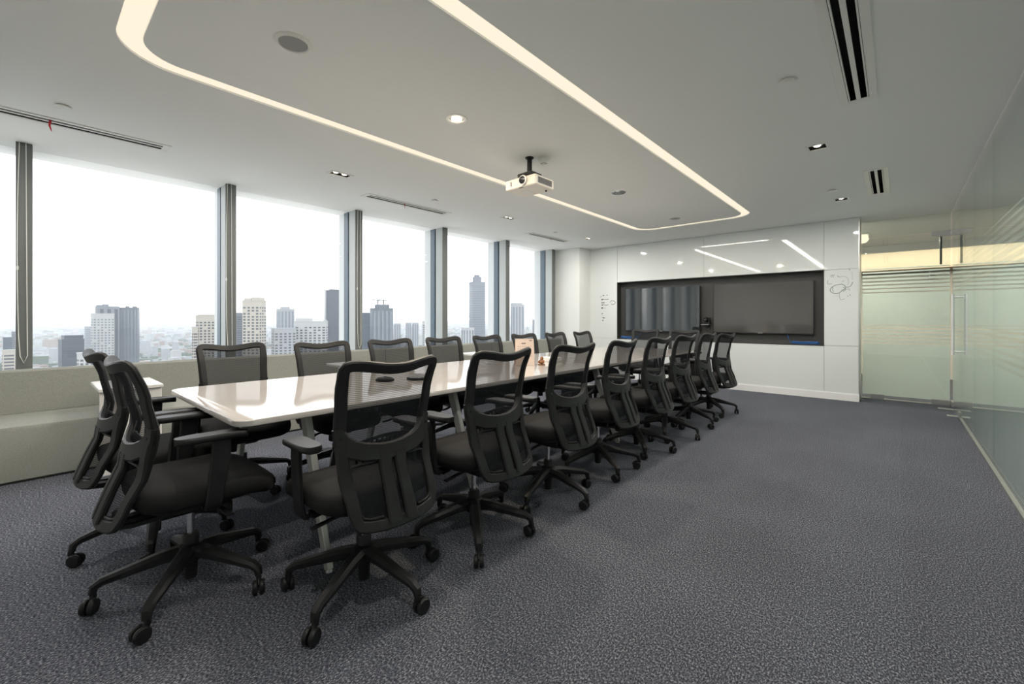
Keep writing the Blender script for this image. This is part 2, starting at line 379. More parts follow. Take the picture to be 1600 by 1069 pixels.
# ------------------------------------------------------------------ glass wall and door on the right
seams = [(7.35, 8.43, 'door'), (6.2, 7.35, ''), (5.07, 6.2, ''), (3.94, 5.07, ''), (2.81, 3.94, ''), (1.68, 2.81, ''), (.55, 1.68, ''), (-.58, .55, ''), (-1.98, -.58, '')]
stripes_up = [(1.60, 1.635), (1.655, 1.69), (1.71, 1.742), (1.765, 1.795), (1.82, 1.848), (1.875, 1.897), (1.93, 1.945)]
stripes_mid = [(.85, .88), (.905, .935), (.96, .99), (1.015, 1.045), (1.07, 1.095)]
def films(parent, a, b, axis, off):
    for z0, z1, nm in [(.06, .83, 'frosted_band'), (1.11, 1.58, 'frosted_band')] + [(p, q, 'frosted_stripe') for p, q in stripes_up + stripes_mid]:
        mb = MB()
        if axis == 'y': mb.box(off, off+.0015, a+.004, b-.004, z0, z1)
        else: mb.box(a+.004, b-.004, off, off+.0015, z0, z1)
        mb.build(nm, M['film'], parent)
wg = tag(empty('wall_glass', (0, 0, 0)), kind='structure')
for a, b, k in seams:
    if k == 'door':
        dr = tag(empty('door_1', (0, 0, 0)), kind='structure')
        MB().box(XG, XG+.012, a+.004, b-.004, .012, 2.40).build('door_leaf', M['tglass'], dr); films(dr, a, b, 'y', XG+.0125)
        MB().box(XG, XG+.012, a+.004, b-.004, 2.41, ZC-.015).build('transom', M['tglass'], wg)
        for z in (.012, 2.33):
            MB().bbox(XG-.012, XG+.024, 8.24, 8.43, z, z+.07, .003).build('patch_fitting', M['steel'], dr)
        MB().bbox(XG-.012, XG+.024, 7.36, 7.50, .012, .082, .003).build('patch_lock', M['steel'], dr)
        for s_ in (-.055, .067):
            hb = MB().tube([(XG+s_, 7.47, .76), (XG+s_, 7.47, 1.50)], .014, 12).build('pull_handle', M['aluw'], dr, True)
        for z in (.80, 1.46):
            MB().tube([(XG-.055, 7.47, z), (XG+.067, 7.47, z)], .010, 10).build('handle_standoff', M['aluw'], dr, True)
    else:
        MB().box(XG, XG+.012, a+.002, b-.002, .03, ZC-.015).build('glass_pane', M['tglass'], wg); films(wg, a, b, 'y', XG+.0125)
MB().box(XG-.012, XG+.024, -1.98, 7.34, 0, .03).build('floor_channel', M['steel'], wg)
MB().box(XG-.010, XG+.022, -1.98, YD, ZC-.018, ZC).build('head_channel', M['trimw'], wg)
MB().bbox(XG-.10, XG+.03, 7.52, 7.62, 0.0, .006, .002).build('floor_spring_plate', M['steel'], wg)
MB().bbox(XG-.15, XG-.0, 8.05, 8.16, 0.0, .006, .002).build('floor_spring_plate', M['steel'], wg)
# far glass door beside the tv wall
d2 = tag(empty('door_2', (0, 0, 0)), kind='structure')
MB().box(-.385, XG-.01, YD, YD+.012, .012, 2.40).build('door_leaf', M['tglass'], d2); films(d2, -.385, XG-.01, 'x', YD+.0125)
MB().box(-.385, XG-.01, YD, YD+.012, 2.41, ZC).build('transom', M['tglass'], d2)
for a, b, z in ((-.29, -.13, .012), (.37, XG-.01, .012), (.37, XG-.01, 2.36)):
    MB().bbox(a, b, YD-.012, YD+.024, z, z+.06, .003).build('patch_fitting', M['steel'], d2)
MB().bbox(.42, XG+.10, YD-.014, YD+.026, 2.345, 2.425, .003).build('transom_patch', M['steel'], d2)
MB().tube([(.47, YD+.06, 1.96), (.47, YD+.06, 2.36)], .013, 10).build('closer_arm', M['blackg'], d2, True)
MB().box(-.39, XG, YD-.02, YD+.03, 0, .010).build('threshold', M['steel'], d2)
# corridor beyond the glass
tag(MB().box(3.1, 3.2, YB, 12.2, 0, ZC+.3).build('wall_corridor_right', M['corrwall']), kind='structure')
tag(MB().box(-5.9, 3.2, 12.1, 12.2, 0, ZC+.3).build('wall_corridor_far', M['corrwall']), kind='structure')
tag(MB().box(-3.0, -2.9, YD, 12.1, 0, ZC+.3).build('wall_corridor_left', M['corrwall']), kind='structure')
tag(MB().box(XG+.03, 3.1, YB, YD, ZC, ZC+.05).box(-2.9, 3.1, YD, 11.4, ZC, ZC+.05).build('ceiling', M['ceiling']), kind='structure')
tag(MB().box(-2.9, 3.1, 11.4, 11.46, ZC-.14, ZC+.05).build('trim_1', M['trimw']), kind='structure')
lc = empty('cove_light', (0, 11.75, ZC+.2)); tag(lc, 'warm glowing ceiling cove seen through the far glass door', 'light')
MB().box(-2.9, 3.05, -.24, -.19, -.12, -.09).build('diffuser', M['coveglow'], lc)
area('cove_lamp', (0, -.15, -.14), 5.5, .1, 60, (1.0, .80, .55), lc)
sb = empty('wall_shelf', (-1.0, 11.95, 2.14)); tag(sb, 'dark wall shelf in the corridor behind the far glass door', 'shelf')
MB().bbox(-1.8, 1.9, -.15, .145, 0, .06).build('board', M['dbeam'], sb)
for x in (-1.5, 0, 1.5): MB().box(x-.015, x+.015, -.02, .145, -.16, 0).build('bracket', M['steel'], sb)
cl = empty('ceiling_lamp', (-.50, 9.6, ZC)); tag(cl, 'lit white square ceiling lamp in the corridor above the far glass door', 'light')
MB().bbox(-.16, .16, -.16, .16, -.03, 0).build('housing', M['white'], cl)
MB().loft([[(x, y, z) for x, y in rrect(-q, q, -q, q, .06, 4)] for q, z in ((.14, -.03), (.15, -.09), (.12, -.14), (.07, -.155))]).build('shade', emit_mat('warm_lamp_shade', (1, .86, .62), 1.6), cl, True)
area('lamp', (0, 0, -.17), .2, .2, 85, (1, .90, .76), cl)
for x, y, lb in ((1.8, 1.0, 'nearest'), (1.8, 4.5, 'middle'), (1.8, 7.6, 'farthest')):
    r = empty('corridor_downlight', (x, y, ZC)); tag(r, 'round corridor ceiling downlight behind the glass wall, %s one' % lb, 'light', 'corridor downlights')
    MB().lathe([(.05, -.002), (.05, -.008), (.075, -.006), (.075, 0)], n=20, caps=False).build('rim', M['white'], r, True)
    MB().lathe([(.001, -.004), (.048, -.004)], n=20).build('lens', M['bulb'], r)
    area('lamp', (0, 0, -.02), .09, .09, 25, (.95, 1.0, 1.0), r, shape='DISK')

# ------------------------------------------------------------------ ceiling fittings
def square_down(x, y, hx, hy, bulbs, lab, power):
    r = empty('square_downlight', (x, y, ZC)); tag(r, lab, 'downlight', 'square ceiling downlights')
    mb = MB(); fw = .018
    mb.bbox(-hx-fw, hx+fw, -hy-fw, -hy, -.006, .0, .001); mb.bbox(-hx-fw, hx+fw, hy, hy+fw, -.006, 0, .001); mb.bbox(-hx-fw, -hx, -hy, hy, -.006, 0, .001); mb.bbox(hx, hx+fw, -hy, hy, -.006, 0, .001)
    mb.build('frame', M['white'], r)
    MB().box(-hx, hx, -hy, -hy+.002, 0, .10).box(-hx, hx, hy-.002, hy, 0, .10).box(-hx, -hx+.002, -hy, hy, 0, .10).box(hx-.002, hx, -hy, hy, 0, .10).box(-hx, hx, -hy, hy, .10, .104).build('can', M['dark'], r)
    for bx, by in bulbs:
        g = MB().lathe([(.014, .055), (.036, .012), (.038, .012), (.016, .06)], (bx, by, 0), 18).build('reflector', M['chrome'], r, True)
        MB().lathe([(.001, .002), (.022, .004), (.026, .014), (.012, .045)], (bx, by, 0), 16).build('bulb', M['bulb'], g, True)
        area('lamp', (bx, by, -.008), .045, .045, power, (1, .95, .88), r, shape='DISK')
PW = 14
for k, (x, y) in enumerate(sq_l): square_down(x, y, .045, .095, [(0, -.045), (0, .045)], 'twin square downlight above the window-side chairs, %s' % ('nearest', 'middle one', 'farthest')[k], PW)
for k, (x, y) in enumerate(sq_added): square_down(x, y, .045, .095, [(0, -.045), (0, .045)], 'added out-of-view twin square downlight over the near end of the window bench', PW)
for k, (x, y) in enumerate(sq_r): square_down(x, y, .06, .06, [(0, 0)], 'single square downlight over the open carpet, %s' % ('third from the far wall is next, this one between the two air vents', 'nearest the far wall', 'closest to the camera, added out of view')[k], PW*1.5)
bpy.data.objects['square_downlight.004']['label'] = 'lit single square downlight between the two right-hand air vents'
def round_down(x, y, lit, lab, m='bulb'):
    r = empty('round_downlight', (x, y, ZC)); tag(r, lab, 'downlight')
    MB().lathe([(.055, .0), (.055, -.005), (.075, -.006), (.082, 0)], n=28, caps=False).build('rim', M['white'] if lit else M['chrome'], r, True)
    MB().lathe([(.054, 0), (.045, .06), (.020, .08), (.001, .08)], n=24, caps=False).build('reflector', M['offlamp'], r, True)
    MB().lathe([(.001, .005), (.034, .008), (.036, .02), (.03, .05)], n=20).build('bulb', M['bulb'] if lit else M['offlamp'], r, True)
    if lit: area('lamp', (0, 0, -.004), .08, .08, 22, (1, .84, .62), r, shape='DISK')
round_down(-2.4, 2.09, True, 'brightly lit round downlight inside the glowing ceiling line')
round_down(-2.4, 4.56, False, 'unlit chrome round downlight behind the projector')
for (x, y), lab in (((-2.385, .94), 'large round ceiling speaker nearest the camera'), ((-2.4, 6.27), 'round ceiling speaker near the tv wall')):
    r = empty('ceiling_speaker', (x, y, ZC)); tag(r, lab, 'speaker', 'round ceiling speakers')
    MB().lathe([(.070, -.004), (.074, -.010), (.090, -.008), (.097, 0)], n=36).build('rim', M['white'], r, True)
    MB().lathe([(.001, -.0055), (.071, -.0045), (.071, 0), (.001, 0)], n=36).build('grille', M['grille'], r, True)
r = empty('smoke_detector', (-2.395, 3.13, ZC)); tag(r, 'white domed smoke detector beside the projector pole', 'detector')
MB().lathe([(.055, 0), (.055, -.02), (.05, -.026), (.032, -.05), (.028, -.05)], n=24).build('base', M['white'], r, True)
MB().lathe([(.026, -.045), (.026, -.052)], n=20).build('vent_ring', M['dark'], r); MB().lathe([(.022, -.05), (.022, -.06), (.012, -.066), (.001, -.066)], n=20).build('cap', M['white'], r, True)
for x, y, lab in ((-.5, 3.09, 'white sprinkler cover disc beside the long air vent'), (-.54, 6.08, 'white sprinkler cover disc near the far square downlight'), (-4.27, .17, 'white sprinkler cover disc beside the left long air vent'),
                  (-4.25, 3.35, 'white sprinkler cover disc beside the middle window vent'), (-4.3, 5.95, 'white sprinkler cover disc beside the far window vent')):
    r = empty('sprinkler_cover', (x, y, ZC)); tag(r, lab, 'sprinkler', 'sprinkler cover discs')
    MB().lathe([(.030, 0), (.030, -.008)], n=20).build('collar', M['white'], r, True); MB().lathe([(.042, -.008), (.044, -.011), (.040, -.014), (.001, -.015)], n=24).build('disc', M['white'], r, True)
vl = ('long slot air vent at the left above the bench', 'slot air vent above the window-side chairs, middle of three', 'slot air vent by the far windows', 'long wide slot air vent at the upper right', 'short wide slot air vent near the glass corner')
for (x, a, b, wd), lab in zip(VENTS, vl):
    c, L = (a+b)/2, (b-a)/2; r = empty('air_vent', (x, c, ZC)); tag(r, lab, 'vent', 'ceiling air vents'); h = wd/2; fl_ = wd*.16
    mb = MB(); mb.bbox(-h-fl_*.6, -h+fl_, -L-.02, L+.02, -.007, 0, .001); mb.bbox(h-fl_, h+fl_*.6, -L-.02, L+.02, -.007, 0, .001); mb.bbox(-h+fl_, h-fl_, -L-.02, -L+.03, -.006, 0, .001); mb.bbox(-h+fl_, h-fl_, L-.03, L+.02, -.006, 0, .001)
    mb.build('frame', M['white'], r)
    MB().bbox(-wd*.075, wd*.075, -L+.03, L-.03, -.005, .003, .001).build('slat', M['white'], r)
    if wd > .155:
        for s_ in (-1, 1): MB().box(s_*wd*.30-.004, s_*wd*.30+.004, -L+.03, L-.03, -.004, .012).build('slat', M['white'], r)
    MB().box(-h, -h+.002, -L, L, 0, .12).box(h-.002, h, -L, L, 0, .12).box(-h, h, -L, L, .12, .124).box(-h, h, -L, -L+.002, 0, .12).box(-h, h, L-.002, L, 0, .12).build('duct', M['dark'], r)
for x, y, ln, lab in ((-4.63, .12, .075, 'red ribbon hanging from the left long air vent'), (-4.63, 3.17, .06, 'faded red ribbon hanging from the middle air vent'), (-4.63, 6.25, .06, 'faded red ribbon hanging from the far air vent')):
    o = MB().sweep([(0, 0, 0), (.004, -.004, -ln*.3), (.008, -.006, -ln*.6), (.008, .0, -ln*.9), (.006, .006, -ln*1.15)], [.014, .014, .012, .008, .002], .0012, (1, .3, 0)).build('vent_ribbon', M['red'], None, True, (x, y, ZC-.004))
    tag(o, lab, 'ribbon', 'ribbons on the air vents')

# projector on its pole
pj = empty('projector', (-2.485, 3.035, 2.36)); tag(pj, 'white ceiling projector on a black pole, lens facing the camera end', 'projector')
MB().bbox(-.175, .175, -.135, .135, 0, .09, .008).build('body', M['cream'], pj)
ln = MB().lathe([(.040, -.022), (.043, -.02), (.043, .01)], (.045, -.135, .052), 24, 'y').build('lens_ring', M['white'], pj, True)
MB().lathe([(.001, -.022), (.020, -.022), (.033, -.026), (.033, -.005)], (.045, -.136, .052), 24, 'y').build('lens', M['blackg'], ln, True)
MB().bbox(-.108, -.098, -.138, -.13, .028, .066, .001).build('sensor', M['dark'], pj)
g = MB().bbox(.172, .178, -.10, .10, .018, .072, .001).build('side_grille', M['grille'], pj)
for k in range(7): MB().box(.178, .180, -.095, .095, .024+k*.0068, .0265+k*.0068).build('louvre', M['tleg2'], g)
MB().bbox(-.02, .03, -.128, -.118, -.002, .002, .0005).build('vent_slit', M['dark'], pj); MB().bbox(-.09, .0, -.03, .07, -.002, .002, .0005).build('rating_plate', M['white'], pj)
MB().lathe([(.009, 0), (.009, -.01)], (.12, .09, 0), 12).build('foot', M['dark'], pj)
MB().bbox(-.065, .065, -.06, .06, .09, .135, .006).bbox(-.085, .085, -.075, .075, .118, .150, .006).build('mount_plate', M['black'], pj)
MB().tube([(0, 0, .14), (0, 0, .30)], .023, 16).lathe([(.035, .29), (.04, .30)], n=16).build('pole', M['black'], pj, True)

# ------------------------------------------------------------------ window bench
bn = empty('window_bench', (-4.78, 2.8, 0)); tag(bn, 'long grey-green upholstered bench running under the windows', 'bench')
secs = [(-4.75, .55-.04), (.55-.04, 2.62), (2.62, 4.72)]
for a, b in secs:
    a += .003; b -= .003
    prof = [(-.0, .02), (.0, .385), (-.012, .41), (-.04, .42), (-.50, .435), (-.50, .02)]
    MB().loft([[(x, yy, z) for x, z in prof] for yy in (a, b)]).build('seat', M['bench'], bn, True)
    prof = [(-.50, .437), (-.505, .77), (-.52, .785), (-.60, .785), (-.615, .775), (-.615, .437)]
    MB().loft([[(x, yy, z) for x, z in prof] for yy in (a, b)]).build('backrest', M['bench'], bn, True)
MB().box(-.55, -.02, -4.75, 4.70, 0, .02).build('plinth', M['tleg2'], bn)
for y, lab in ((.37, 'white bench-side table behind the near-end chairs'), (2.38, 'white bench-side table behind the second and third window-side chairs'), (4.45, 'white bench-side table behind the fifth and sixth window-side chairs')):
    r = empty('side_table', (-4.5, y, 0)); tag(r, lab, 'side table', 'bench-side tables')
    MB().bbox(-.57, .02, -.008, .378, .64, .668, .004).build('top', M['laminate'], r)
    MB().bbox(-.022, 0, 0, .37, .018, .64, .003).build('leg_panel', M['laminate'], r)
    MB().bbox(-.26, .0, 0, .37, 0, .018, .003).build('base_plate', M['laminate'], r)

# ------------------------------------------------------------------ conference table
TX0, TX1, TY0, TY1, TZ = -3.35, -2.06, .585, 6.12, .765
tcx, tcy = (TX0+TX1)/2, (TY0+TY1)/2
tb = empty('conference_table', (tcx, tcy, 0)); tag(tb, 'long glossy beige conference table with rounded corners and splayed metal legs', 'table')
hx, hy = (TX1-TX0)/2, (TY1-TY0)/2
mids = [-hy, -hy+1.86, hy-1.86, hy]
base = rrect(-hx, hx, -hy, hy, .075, 7)
def clipy(pts, a, b): return [(x, min(max(y, a), b)) for x, y in pts]
for a, b in zip(mids[:-1], mids[1:]):
    pts = []
    for x, y in rrect(-hx, hx, max(a, -hy), min(b, hy), .075 , 7):
        pts.append((x, y))
    # square off inner joints
    q = []
    for (x, y) in pts:
        inn0 = a > -hy+.01 and y < a+.08; inn1 = b < hy-.01 and y > b-.08
        if inn0: q.append((math.copysign(hx, x), a+.0008))
        elif inn1: q.append((math.copysign(hx, x), b-.0008))
        else: q.append((x, y))
    clean = [q[0]]
    for p in q[1:]:
        if (Vector(p)-Vector(clean[-1])).length > 1e-5: clean.append(p)
    q = clean
    def ins(pts, d): return [(x - math.copysign(d, x)*(abs(x) > hx*.5), y - (d if y > (a+b)/2 else -d)*(1 if (abs(y-a) < .09 and a < -hy+.01) or (abs(y-b) < .09 and b > hy-.01) else 0)) for x, y in pts]
    MB().loft([[(x, y, z) for x, y in ins(q, d)] for d, z in ((.006, TZ-.028), (.003, TZ-.0265), (.003, TZ-.0045))]).build('edge_band', M['tedge'], tb, True)
    MB().loft([[(x, y, z) for x, y in ins(q, d)] for d, z in ((.0, TZ-.0245), (.0, TZ-.003), (.0025, TZ))]).build('top_panel', M['table'], tb, True)
for k, y in enumerate((-hy+.37, 1.93-tcy, 3.80-tcy, 5.80-tcy)):
    for s_ in (-1, 1):
        MB().sweep([(s_*.43, y, TZ-.03), (s_*.60, y, .25), (s_*.695, y, .012)], [.065, .055, .045], [.035, .03, .028], (0, 1, 0)).build('leg', M['tleg'], tb, True)
        MB().lathe([(.016, 0), (.018, .004), (.012, .014)], (s_*.697, y, 0), 12).build('glide', M['steel'], tb, True)
    MB().bbox(-.46, .46, y-.03, y+.03, TZ-.068, TZ-.028, .004).build('cross_beam', M['tleg2'], tb)
for s_ in (-.3, .3): MB().bbox(s_-.025, s_+.025, -hy+.3, hy-.3, TZ-.075, TZ-.03, .004).build('long_beam', M['tleg2'], tb)
MB().box(-.12, .12, -hy+.9, hy-.9, TZ-.16, TZ-.075).build('cable_tray', M['tleg2'], tb)

# things on the table
r = empty('desk_calendar', (-2.60, 3.10, TZ), R_(52)); tag(r, 'tan desk calendar standing on the conference table', 'calendar')
for s_, nm in ((1, 'front_card'), (-1, 'back_card')):
    f = MB().sweep([(0, -s_*.045, .001), (0, -s_*.003, .245)], .175, .0025, (0, 1, 0)).build(nm, M['paper'], r)
    if s_ == 1:
        for i in range(5):
            for j in range(7): MB().box(-.066+j*.020, -.058+j*.020, -.0008-.045+.042*((.085+i*.022)/.245)-.0015, -.045+.042*((.085+i*.022)/.245)-.0013, .085+i*.022, .089+i*.022).build('date_mark', M['print'], f)
        MB().box(-.03, .01, -.045+.042*.83-.003, -.045+.042*.83-.0014, .20, .209).build('month_title', M['print'], f)
        MB().box(.045, .07, -.045+.042*.93-.003, -.045+.042*.93-.0014, .226, .234).build('logo_mark', M['print'], f)
MB().box(-.085, .085, -.045, .045, 0, .002).build('foot_card', M['paper'], r)
for k in range(14): MB().tube([(-.075+k*.0115, .006*math.cos(a), .245+.006*math.sin(a)) for a in [q*math.pi/4 for q in range(8)]], .0008, 5, True).build('binding_ring', M['steel'], r)
r = empty('wooden_figurine', (-2.475, 3.20, TZ), R_(20)); tag(r, 'small brown carved wooden figurine beside the desk calendar', 'figurine')
MB().bbox(-.030, .030, -.022, .022, 0, .012, .003).build('base', M['wood'], r)
MB().lathe([(.010, .012), (.024, .02), (.026, .034), (.016, .048), (.011, .054)], n=14).build('body', M['wood'], r, True)
MB().lathe([(.006, .050), (.015, .056), (.017, .066), (.012, .077), (.003, .081)], (.004, -.004, 0), 14).build('head', M['wood'], r, True)
MB().tube([(.02, 0, .042), (.03, -.012, .03), (.018, -.022, .022)], [.007, .006, .005]).build('arm', M['wood'], r, True); MB().tube([(-.02, 0, .042), (-.03, -.012, .03), (-.016, -.022, .022)], [.007, .006, .005]).build('arm', M['wood'], r, True)
r = empty('conference_microphone', (-2.66, 1.66, TZ), R_(30)); tag(r, 'flat oval black conference microphone on the table behind the first near chair', 'microphone')
MB().loft([[(x, y, z) for x, y in sell(0, 0, .065*q, .045*q, 2.6, 24)] for q, z in ((.92, 0), (1, .006), (.96, .016), (.7, .026), (.2, .030))]).build('body', M['black'], r, True)
MB().lathe([(.012, .029), (.012, .033), (.001, .033)], n=14).build('button', M['greyp'], r)
r = empty('speakerphone', (-2.57, 1.87, TZ), R_(30)); tag(r, 'round speckled grey speakerphone on the table', 'speakerphone')
MB().lathe([(.07, 0), (.078, .008), (.074, .018)], n=28).build('base', M['black'], r, True); MB().lathe([(.073, .018), (.06, .030), (.03, .038), (.001, .039)], n=28).build('speaker_mesh', M['greymesh'], r, True)
r = empty('tissue_box', (-2.62, 3.55, TZ), R_(10)); tag(r, 'low white box lying on the table behind the desk calendar', 'box')
MB().bbox(-.09, .09, -.06, .06, 0, .045, .004).build('body', M['white'], r); MB().loft([[(x, y, z) for x, y in sell(0, 0, .05*q, .02*q, 2, 16)] for q, z in ((1, .0452), (1, .0462))]).build('slot', M['dark'], r)

# ------------------------------------------------------------------ televisions, camera and cables in the recess
for a, b, z0, z1, m, lab in ((-4.08, -2.635, .955, 1.80, 'screen', 'left wall television mirroring the windows'), (-2.405, -.945, .955, 1.80, 'screen2', 'right wall television reflecting the chairs')):
    r = empty('television', ((a+b)/2, YF+.075, (z0+z1)/2)); tag(r, lab, 'television', 'wall televisions'); hw, hh = (b-a)/2, (z1-z0)/2
    MB().bbox(-hw, hw, 0, .035, -hh, hh, .004).build('housing', M['bezel'], r)
    MB().box(-hw+.008, hw-.008, -.0015, .0, -hh+.014, hh-.008).build('screen', M[m], r)
    for q in ((-hw, hw, hh-.007, hh), (-hw, hw, -hh, -hh+.013), (-hw, -hw+.007, -hh, hh), (hw-.007, hw, -hh, hh)): MB().box(q[0], q[1], -.004, .001, q[2], q[3]).build('bezel', M['bezel'], r)
    MB().box(-.035, .035, -.0045, -.004, -hh+.002, -hh+.009).build('logo_bar', M['steel'], r)
    MB().bbox(-.2, .2, .035, .073, -.2, .2, .004).build('wall_mount', M['dark'], r)
r = empty('conference_camera', (-2.52, YF+.08, 1.10)); tag(r, 'small black conference camera on a bracket between the televisions', 'camera')
MB().bbox(-.08, .05, -.06, .07, -.012, .0, .002).build('shelf', M['steel'], r); MB().bbox(-.035, .06, -.03, .06, 0, .035, .004).build('base', M['black'], r)
hd = MB().lathe([(.001, .05), (.03, .048), (.042, .02), (.044, -.02), (.036, -.05), (.02, -.052)], (-.01, 0, .085), 20, 'y').build('head', M['greyp'], r, True)
MB().lathe([(.001, -.05), (.018, -.056), (.024, -.052), (.026, -.045)], (-.01, 0, .085), 18, 'y').build('lens', M['blackg'], hd, True)
MB().bbox(.035, .055, -.03, .03, .03, .12, .003).build('yoke', M['black'], r)
MB().tube([(0.01 + .032*math.cos(q*.45), .05, -.09 + .032*math.sin(q*.45)) for q in range(14)] + [(.03, .06, -.03)], .005, 6).build('cable_loop', M['black'], r, True)
for x0, x1, lab, sgn in ((-4.20, -3.78, 'blue network cable coiled in the left end of the tv recess', 1), (-1.25, -.85, 'blue network cable coiled in the right end of the tv recess', -1)):
    pts = []
    for k in range(40):
        a = k*.8; pts.append(((x0+x1)/2 + (x1-x0)*.45*math.cos(a*.97+k*.02), YF+.055+.035*math.sin(a), RZ0+.008+.0009*k+.006*math.sin(a*2.3)))
    pts += [(x1 if sgn > 0 else x0, YF+.04, RZ0+.03), ((x1+.04) if sgn > 0 else x0-.04, YF+.06, RZ0+.14)]
    tag(MB().tube(pts, .006, 6).build('network_cable', M['bluecable'], None, True), lab, 'cable', 'blue network cables')

# ------------------------------------------------------------------ office chairs
def yedge(z):
    P = [(.40, -.245), (.47, -.222), (.60, -.168), (.75, -.142), (.90, -.172), (1.04, -.222)]
    for (a, ya), (b, yb) in zip(P[:-1], P[1:]):
        if z <= b:
            t = max(0, (z-a)/(b-a)); t = t*t*(3-2*t)*.5 + t*.5; return ya + (yb-ya)*t
    return P[-1][1]
def S(u, z, off=0): return Vector((u, yedge(z) - .055*(1-min(1, (u/.235)**2)) + off, z))
def SN(u, z):
    e = .004; a = S(u+e, z)-S(u-e, z); b = S(u, z+e)-S(u, z-e); n = a.cross(b).normalized()
    return n
def halfw(z):
    P = [(.40, .165), (.43, .195), (.55, .212), (.70, .216), (.85, .222), (1.0, .232), (1.04, .234)]
    for (a, ya), (b, yb) in zip(P[:-1], P[1:]):
        if z <= b: t = max(0, (z-a)/(b-a)); return ya+(yb-ya)*t
    return P[-1][1]
def cpath(pts, n=5):
    out = []; k = len(pts)
    for i in range(k-1):
        p0, p1, p2, p3 = [Vector(pts[max(0, min(k-1, i+q))]) for q in (-1, 0, 1, 2)]
        for s_ in range(n):
            t = s_/n; out.append(.5*((2*p1)+(-p0+p2)*t+(2*p0-5*p1+4*p2-p3)*t*t+(-p0+3*p1-3*p2+p3)*t**3))
    out.append(Vector(pts[-1])); return out
def make_chair():
    root = empty('office_chair')
    up = []
    # seat
    rings = []
    for q, z in ((.80, .432), (.93, .437), (.985, .452), (1.0, .475), (.99, .497), (.955, .511), (.88, .519), (.70, .523), (.35, .525)):
        rings.append([(x, y, z - .035*max(0, (y-.10)/.17)**2 + .008*max(0, (-y-.08)/.15)) for x, y in sell(0, .035, .258*q, .255*q, 5.2, 44)])
    up.append(MB().loft(rings).build('seat', M['seat'], root, True))
    mb = MB().loft([[(x, y, z) for x, y in sell(0, .03, .215*q, .205*q, 4, 28)] for q, z in ((.86, .412), (1, .420), (1.02, .436))]).bbox(-.075, .075, -.13, .13, .352, .415, .012)
    mch = mb.build('mechanism', M['black'], root, True); up.append(mch)
    MB().lathe([(.024, .318), (.029, .325), (.029, .37), (.02, .38)], (.085, .11, 0), 16).build('tension_knob', M['black'], mch, True)
    MB().sweep([(.07, .06, .385), (.17, .07, .382), (.215, .08, .376), (.262, .085, .372)], [.012, .014, .03, .026], [.012, .012, .010, .008], (0, 0, 1)).build('height_lever', M['black'], mch, True)
    MB().sweep([(-.07, -.04, .385), (-.17, -.05, .382), (-.255, -.055, .374)], [.012, .014, .026], [.012, .012, .008], (0, 0, 1)).build('tilt_lever', M['black'], mch, True)
    # backrest frame ring
    mb = MB(); side = [.43, .50, .58, .66, .74, .82, .90, .97]
    ring = [(halfw(z)-.024, z) for z in side] + [(.207, 1.006), (.185, 1.020), (.13, 1.016), (.06, 1.004), (0, 1.0)]
    left = [(-u, z) for u, z in ring[:-1]][::-1]
    bot = [(-.150, .412), (-.08, .404), (0, .402), (.08, .404), (.150, .412)]
    loop2 = ring + left + bot
    cl2 = []; n = len(loop2)
    for i in range(n):
        p0, p1, p2, p3 = [Vector(loop2[(i+q) % n]) for q in (-1, 0, 1, 2)]
        for t in (0, .5): cl2.append(.5*((2*p1)+(-p0+p2)*t+(2*p0-5*p1+4*p2-p3)*t*t+(-p0+3*p1-3*p2+p3)*t**3))
    pts = [S(u, z) for u, z in cl2]; nrm = [SN(max(-.2, min(.2, u)), min(max(z, .42), 1.0)) for u, z in cl2]
    wds = [.048 if .46 < z < .95 else .044 for u, z in cl2]
    ths = [.022 + .018*math.exp(-((z-.70)/.09)**2) for u, z in cl2]
    mb.sweep(pts, wds, ths, nrm, closed=True, ch=.5)
    # top rail lip, belt, lower side frames and spine bars
    us = [-.205, -.19, -.16, -.11, -.05, 0, .05, .11, .16, .19, .205]
    bz = [.775, .725, .690, .672, .664, .662, .664, .672, .690, .725, .775]
    mb.sweep([S(u, z, -.004) for u, z in zip(us, bz)], [.04, .066, .076, .074, .070, .068, .070, .074, .076, .066, .04], .028, [SN(u, z) for u, z in zip(us, bz)], ch=.5)
    for s_ in (-1, 1):
        pth = [(s_*.034, .655), (s_*.034, .60), (s_*.035, .53), (s_*.037, .46), (s_*.037, .41)]
        P = [S(u, z, -.008) for u, z in pth] + [Vector((s_*.037, -.275, .378)), Vector((s_*.037, -.20, .366)), Vector((s_*.04, -.09, .370))]
        N = [SN(u, z) for u, z in pth] + [Vector((0, -.6, -.8)), Vector((0, -.1, -1)), Vector((0, 0, -1))]
        mb.sweep(P, [.058, .054, .054, .056, .058, .058, .054, .05], .024, [-v if i < 5 else v for i, v in enumerate(N)], ch=.5)
        pw = [(s_*.075, .632), (s_*.155, .626), (s_*.168, .60), (s_*.164, .50), (s_*.150, .442), (s_*.08, .434)]
        mb.sweep([S(u, z, -.004) for u, z in cpath(pw, 3)], .009, .012, [SN(u, z) for u, z in cpath(pw, 3)], ch=.5)
    fr = mb.build('backrest_frame', M['greyp'], root, True); up.append(fr)
    for s_ in (-1, 1):
        MB().lathe([(.006, -.003), (.006, .003)], tuple(S(s_*.197, .735, -.019)), 10, 'y').build('screw', M['blackg'], fr)
    # mesh
    mb = MB(); nu, nz = 14, 26; vs_ = []
    for j in range(nz+1):
        z = .415 + (.998-.415)*j/nz; hw = halfw(z)-.018
        for i in range(nu+1):
            u = -hw+2*hw*i/nu; vs_.append(S(u, z, .006))
    mb.add(vs_, [(j*(nu+1)+i, j*(nu+1)+i+1, (j+1)*(nu+1)+i+1, (j+1)*(nu+1)+i) for j in range(nz) for i in range(nu)])
    o = mb.build('back_mesh', M['mesh'], root, True); up.append(o)
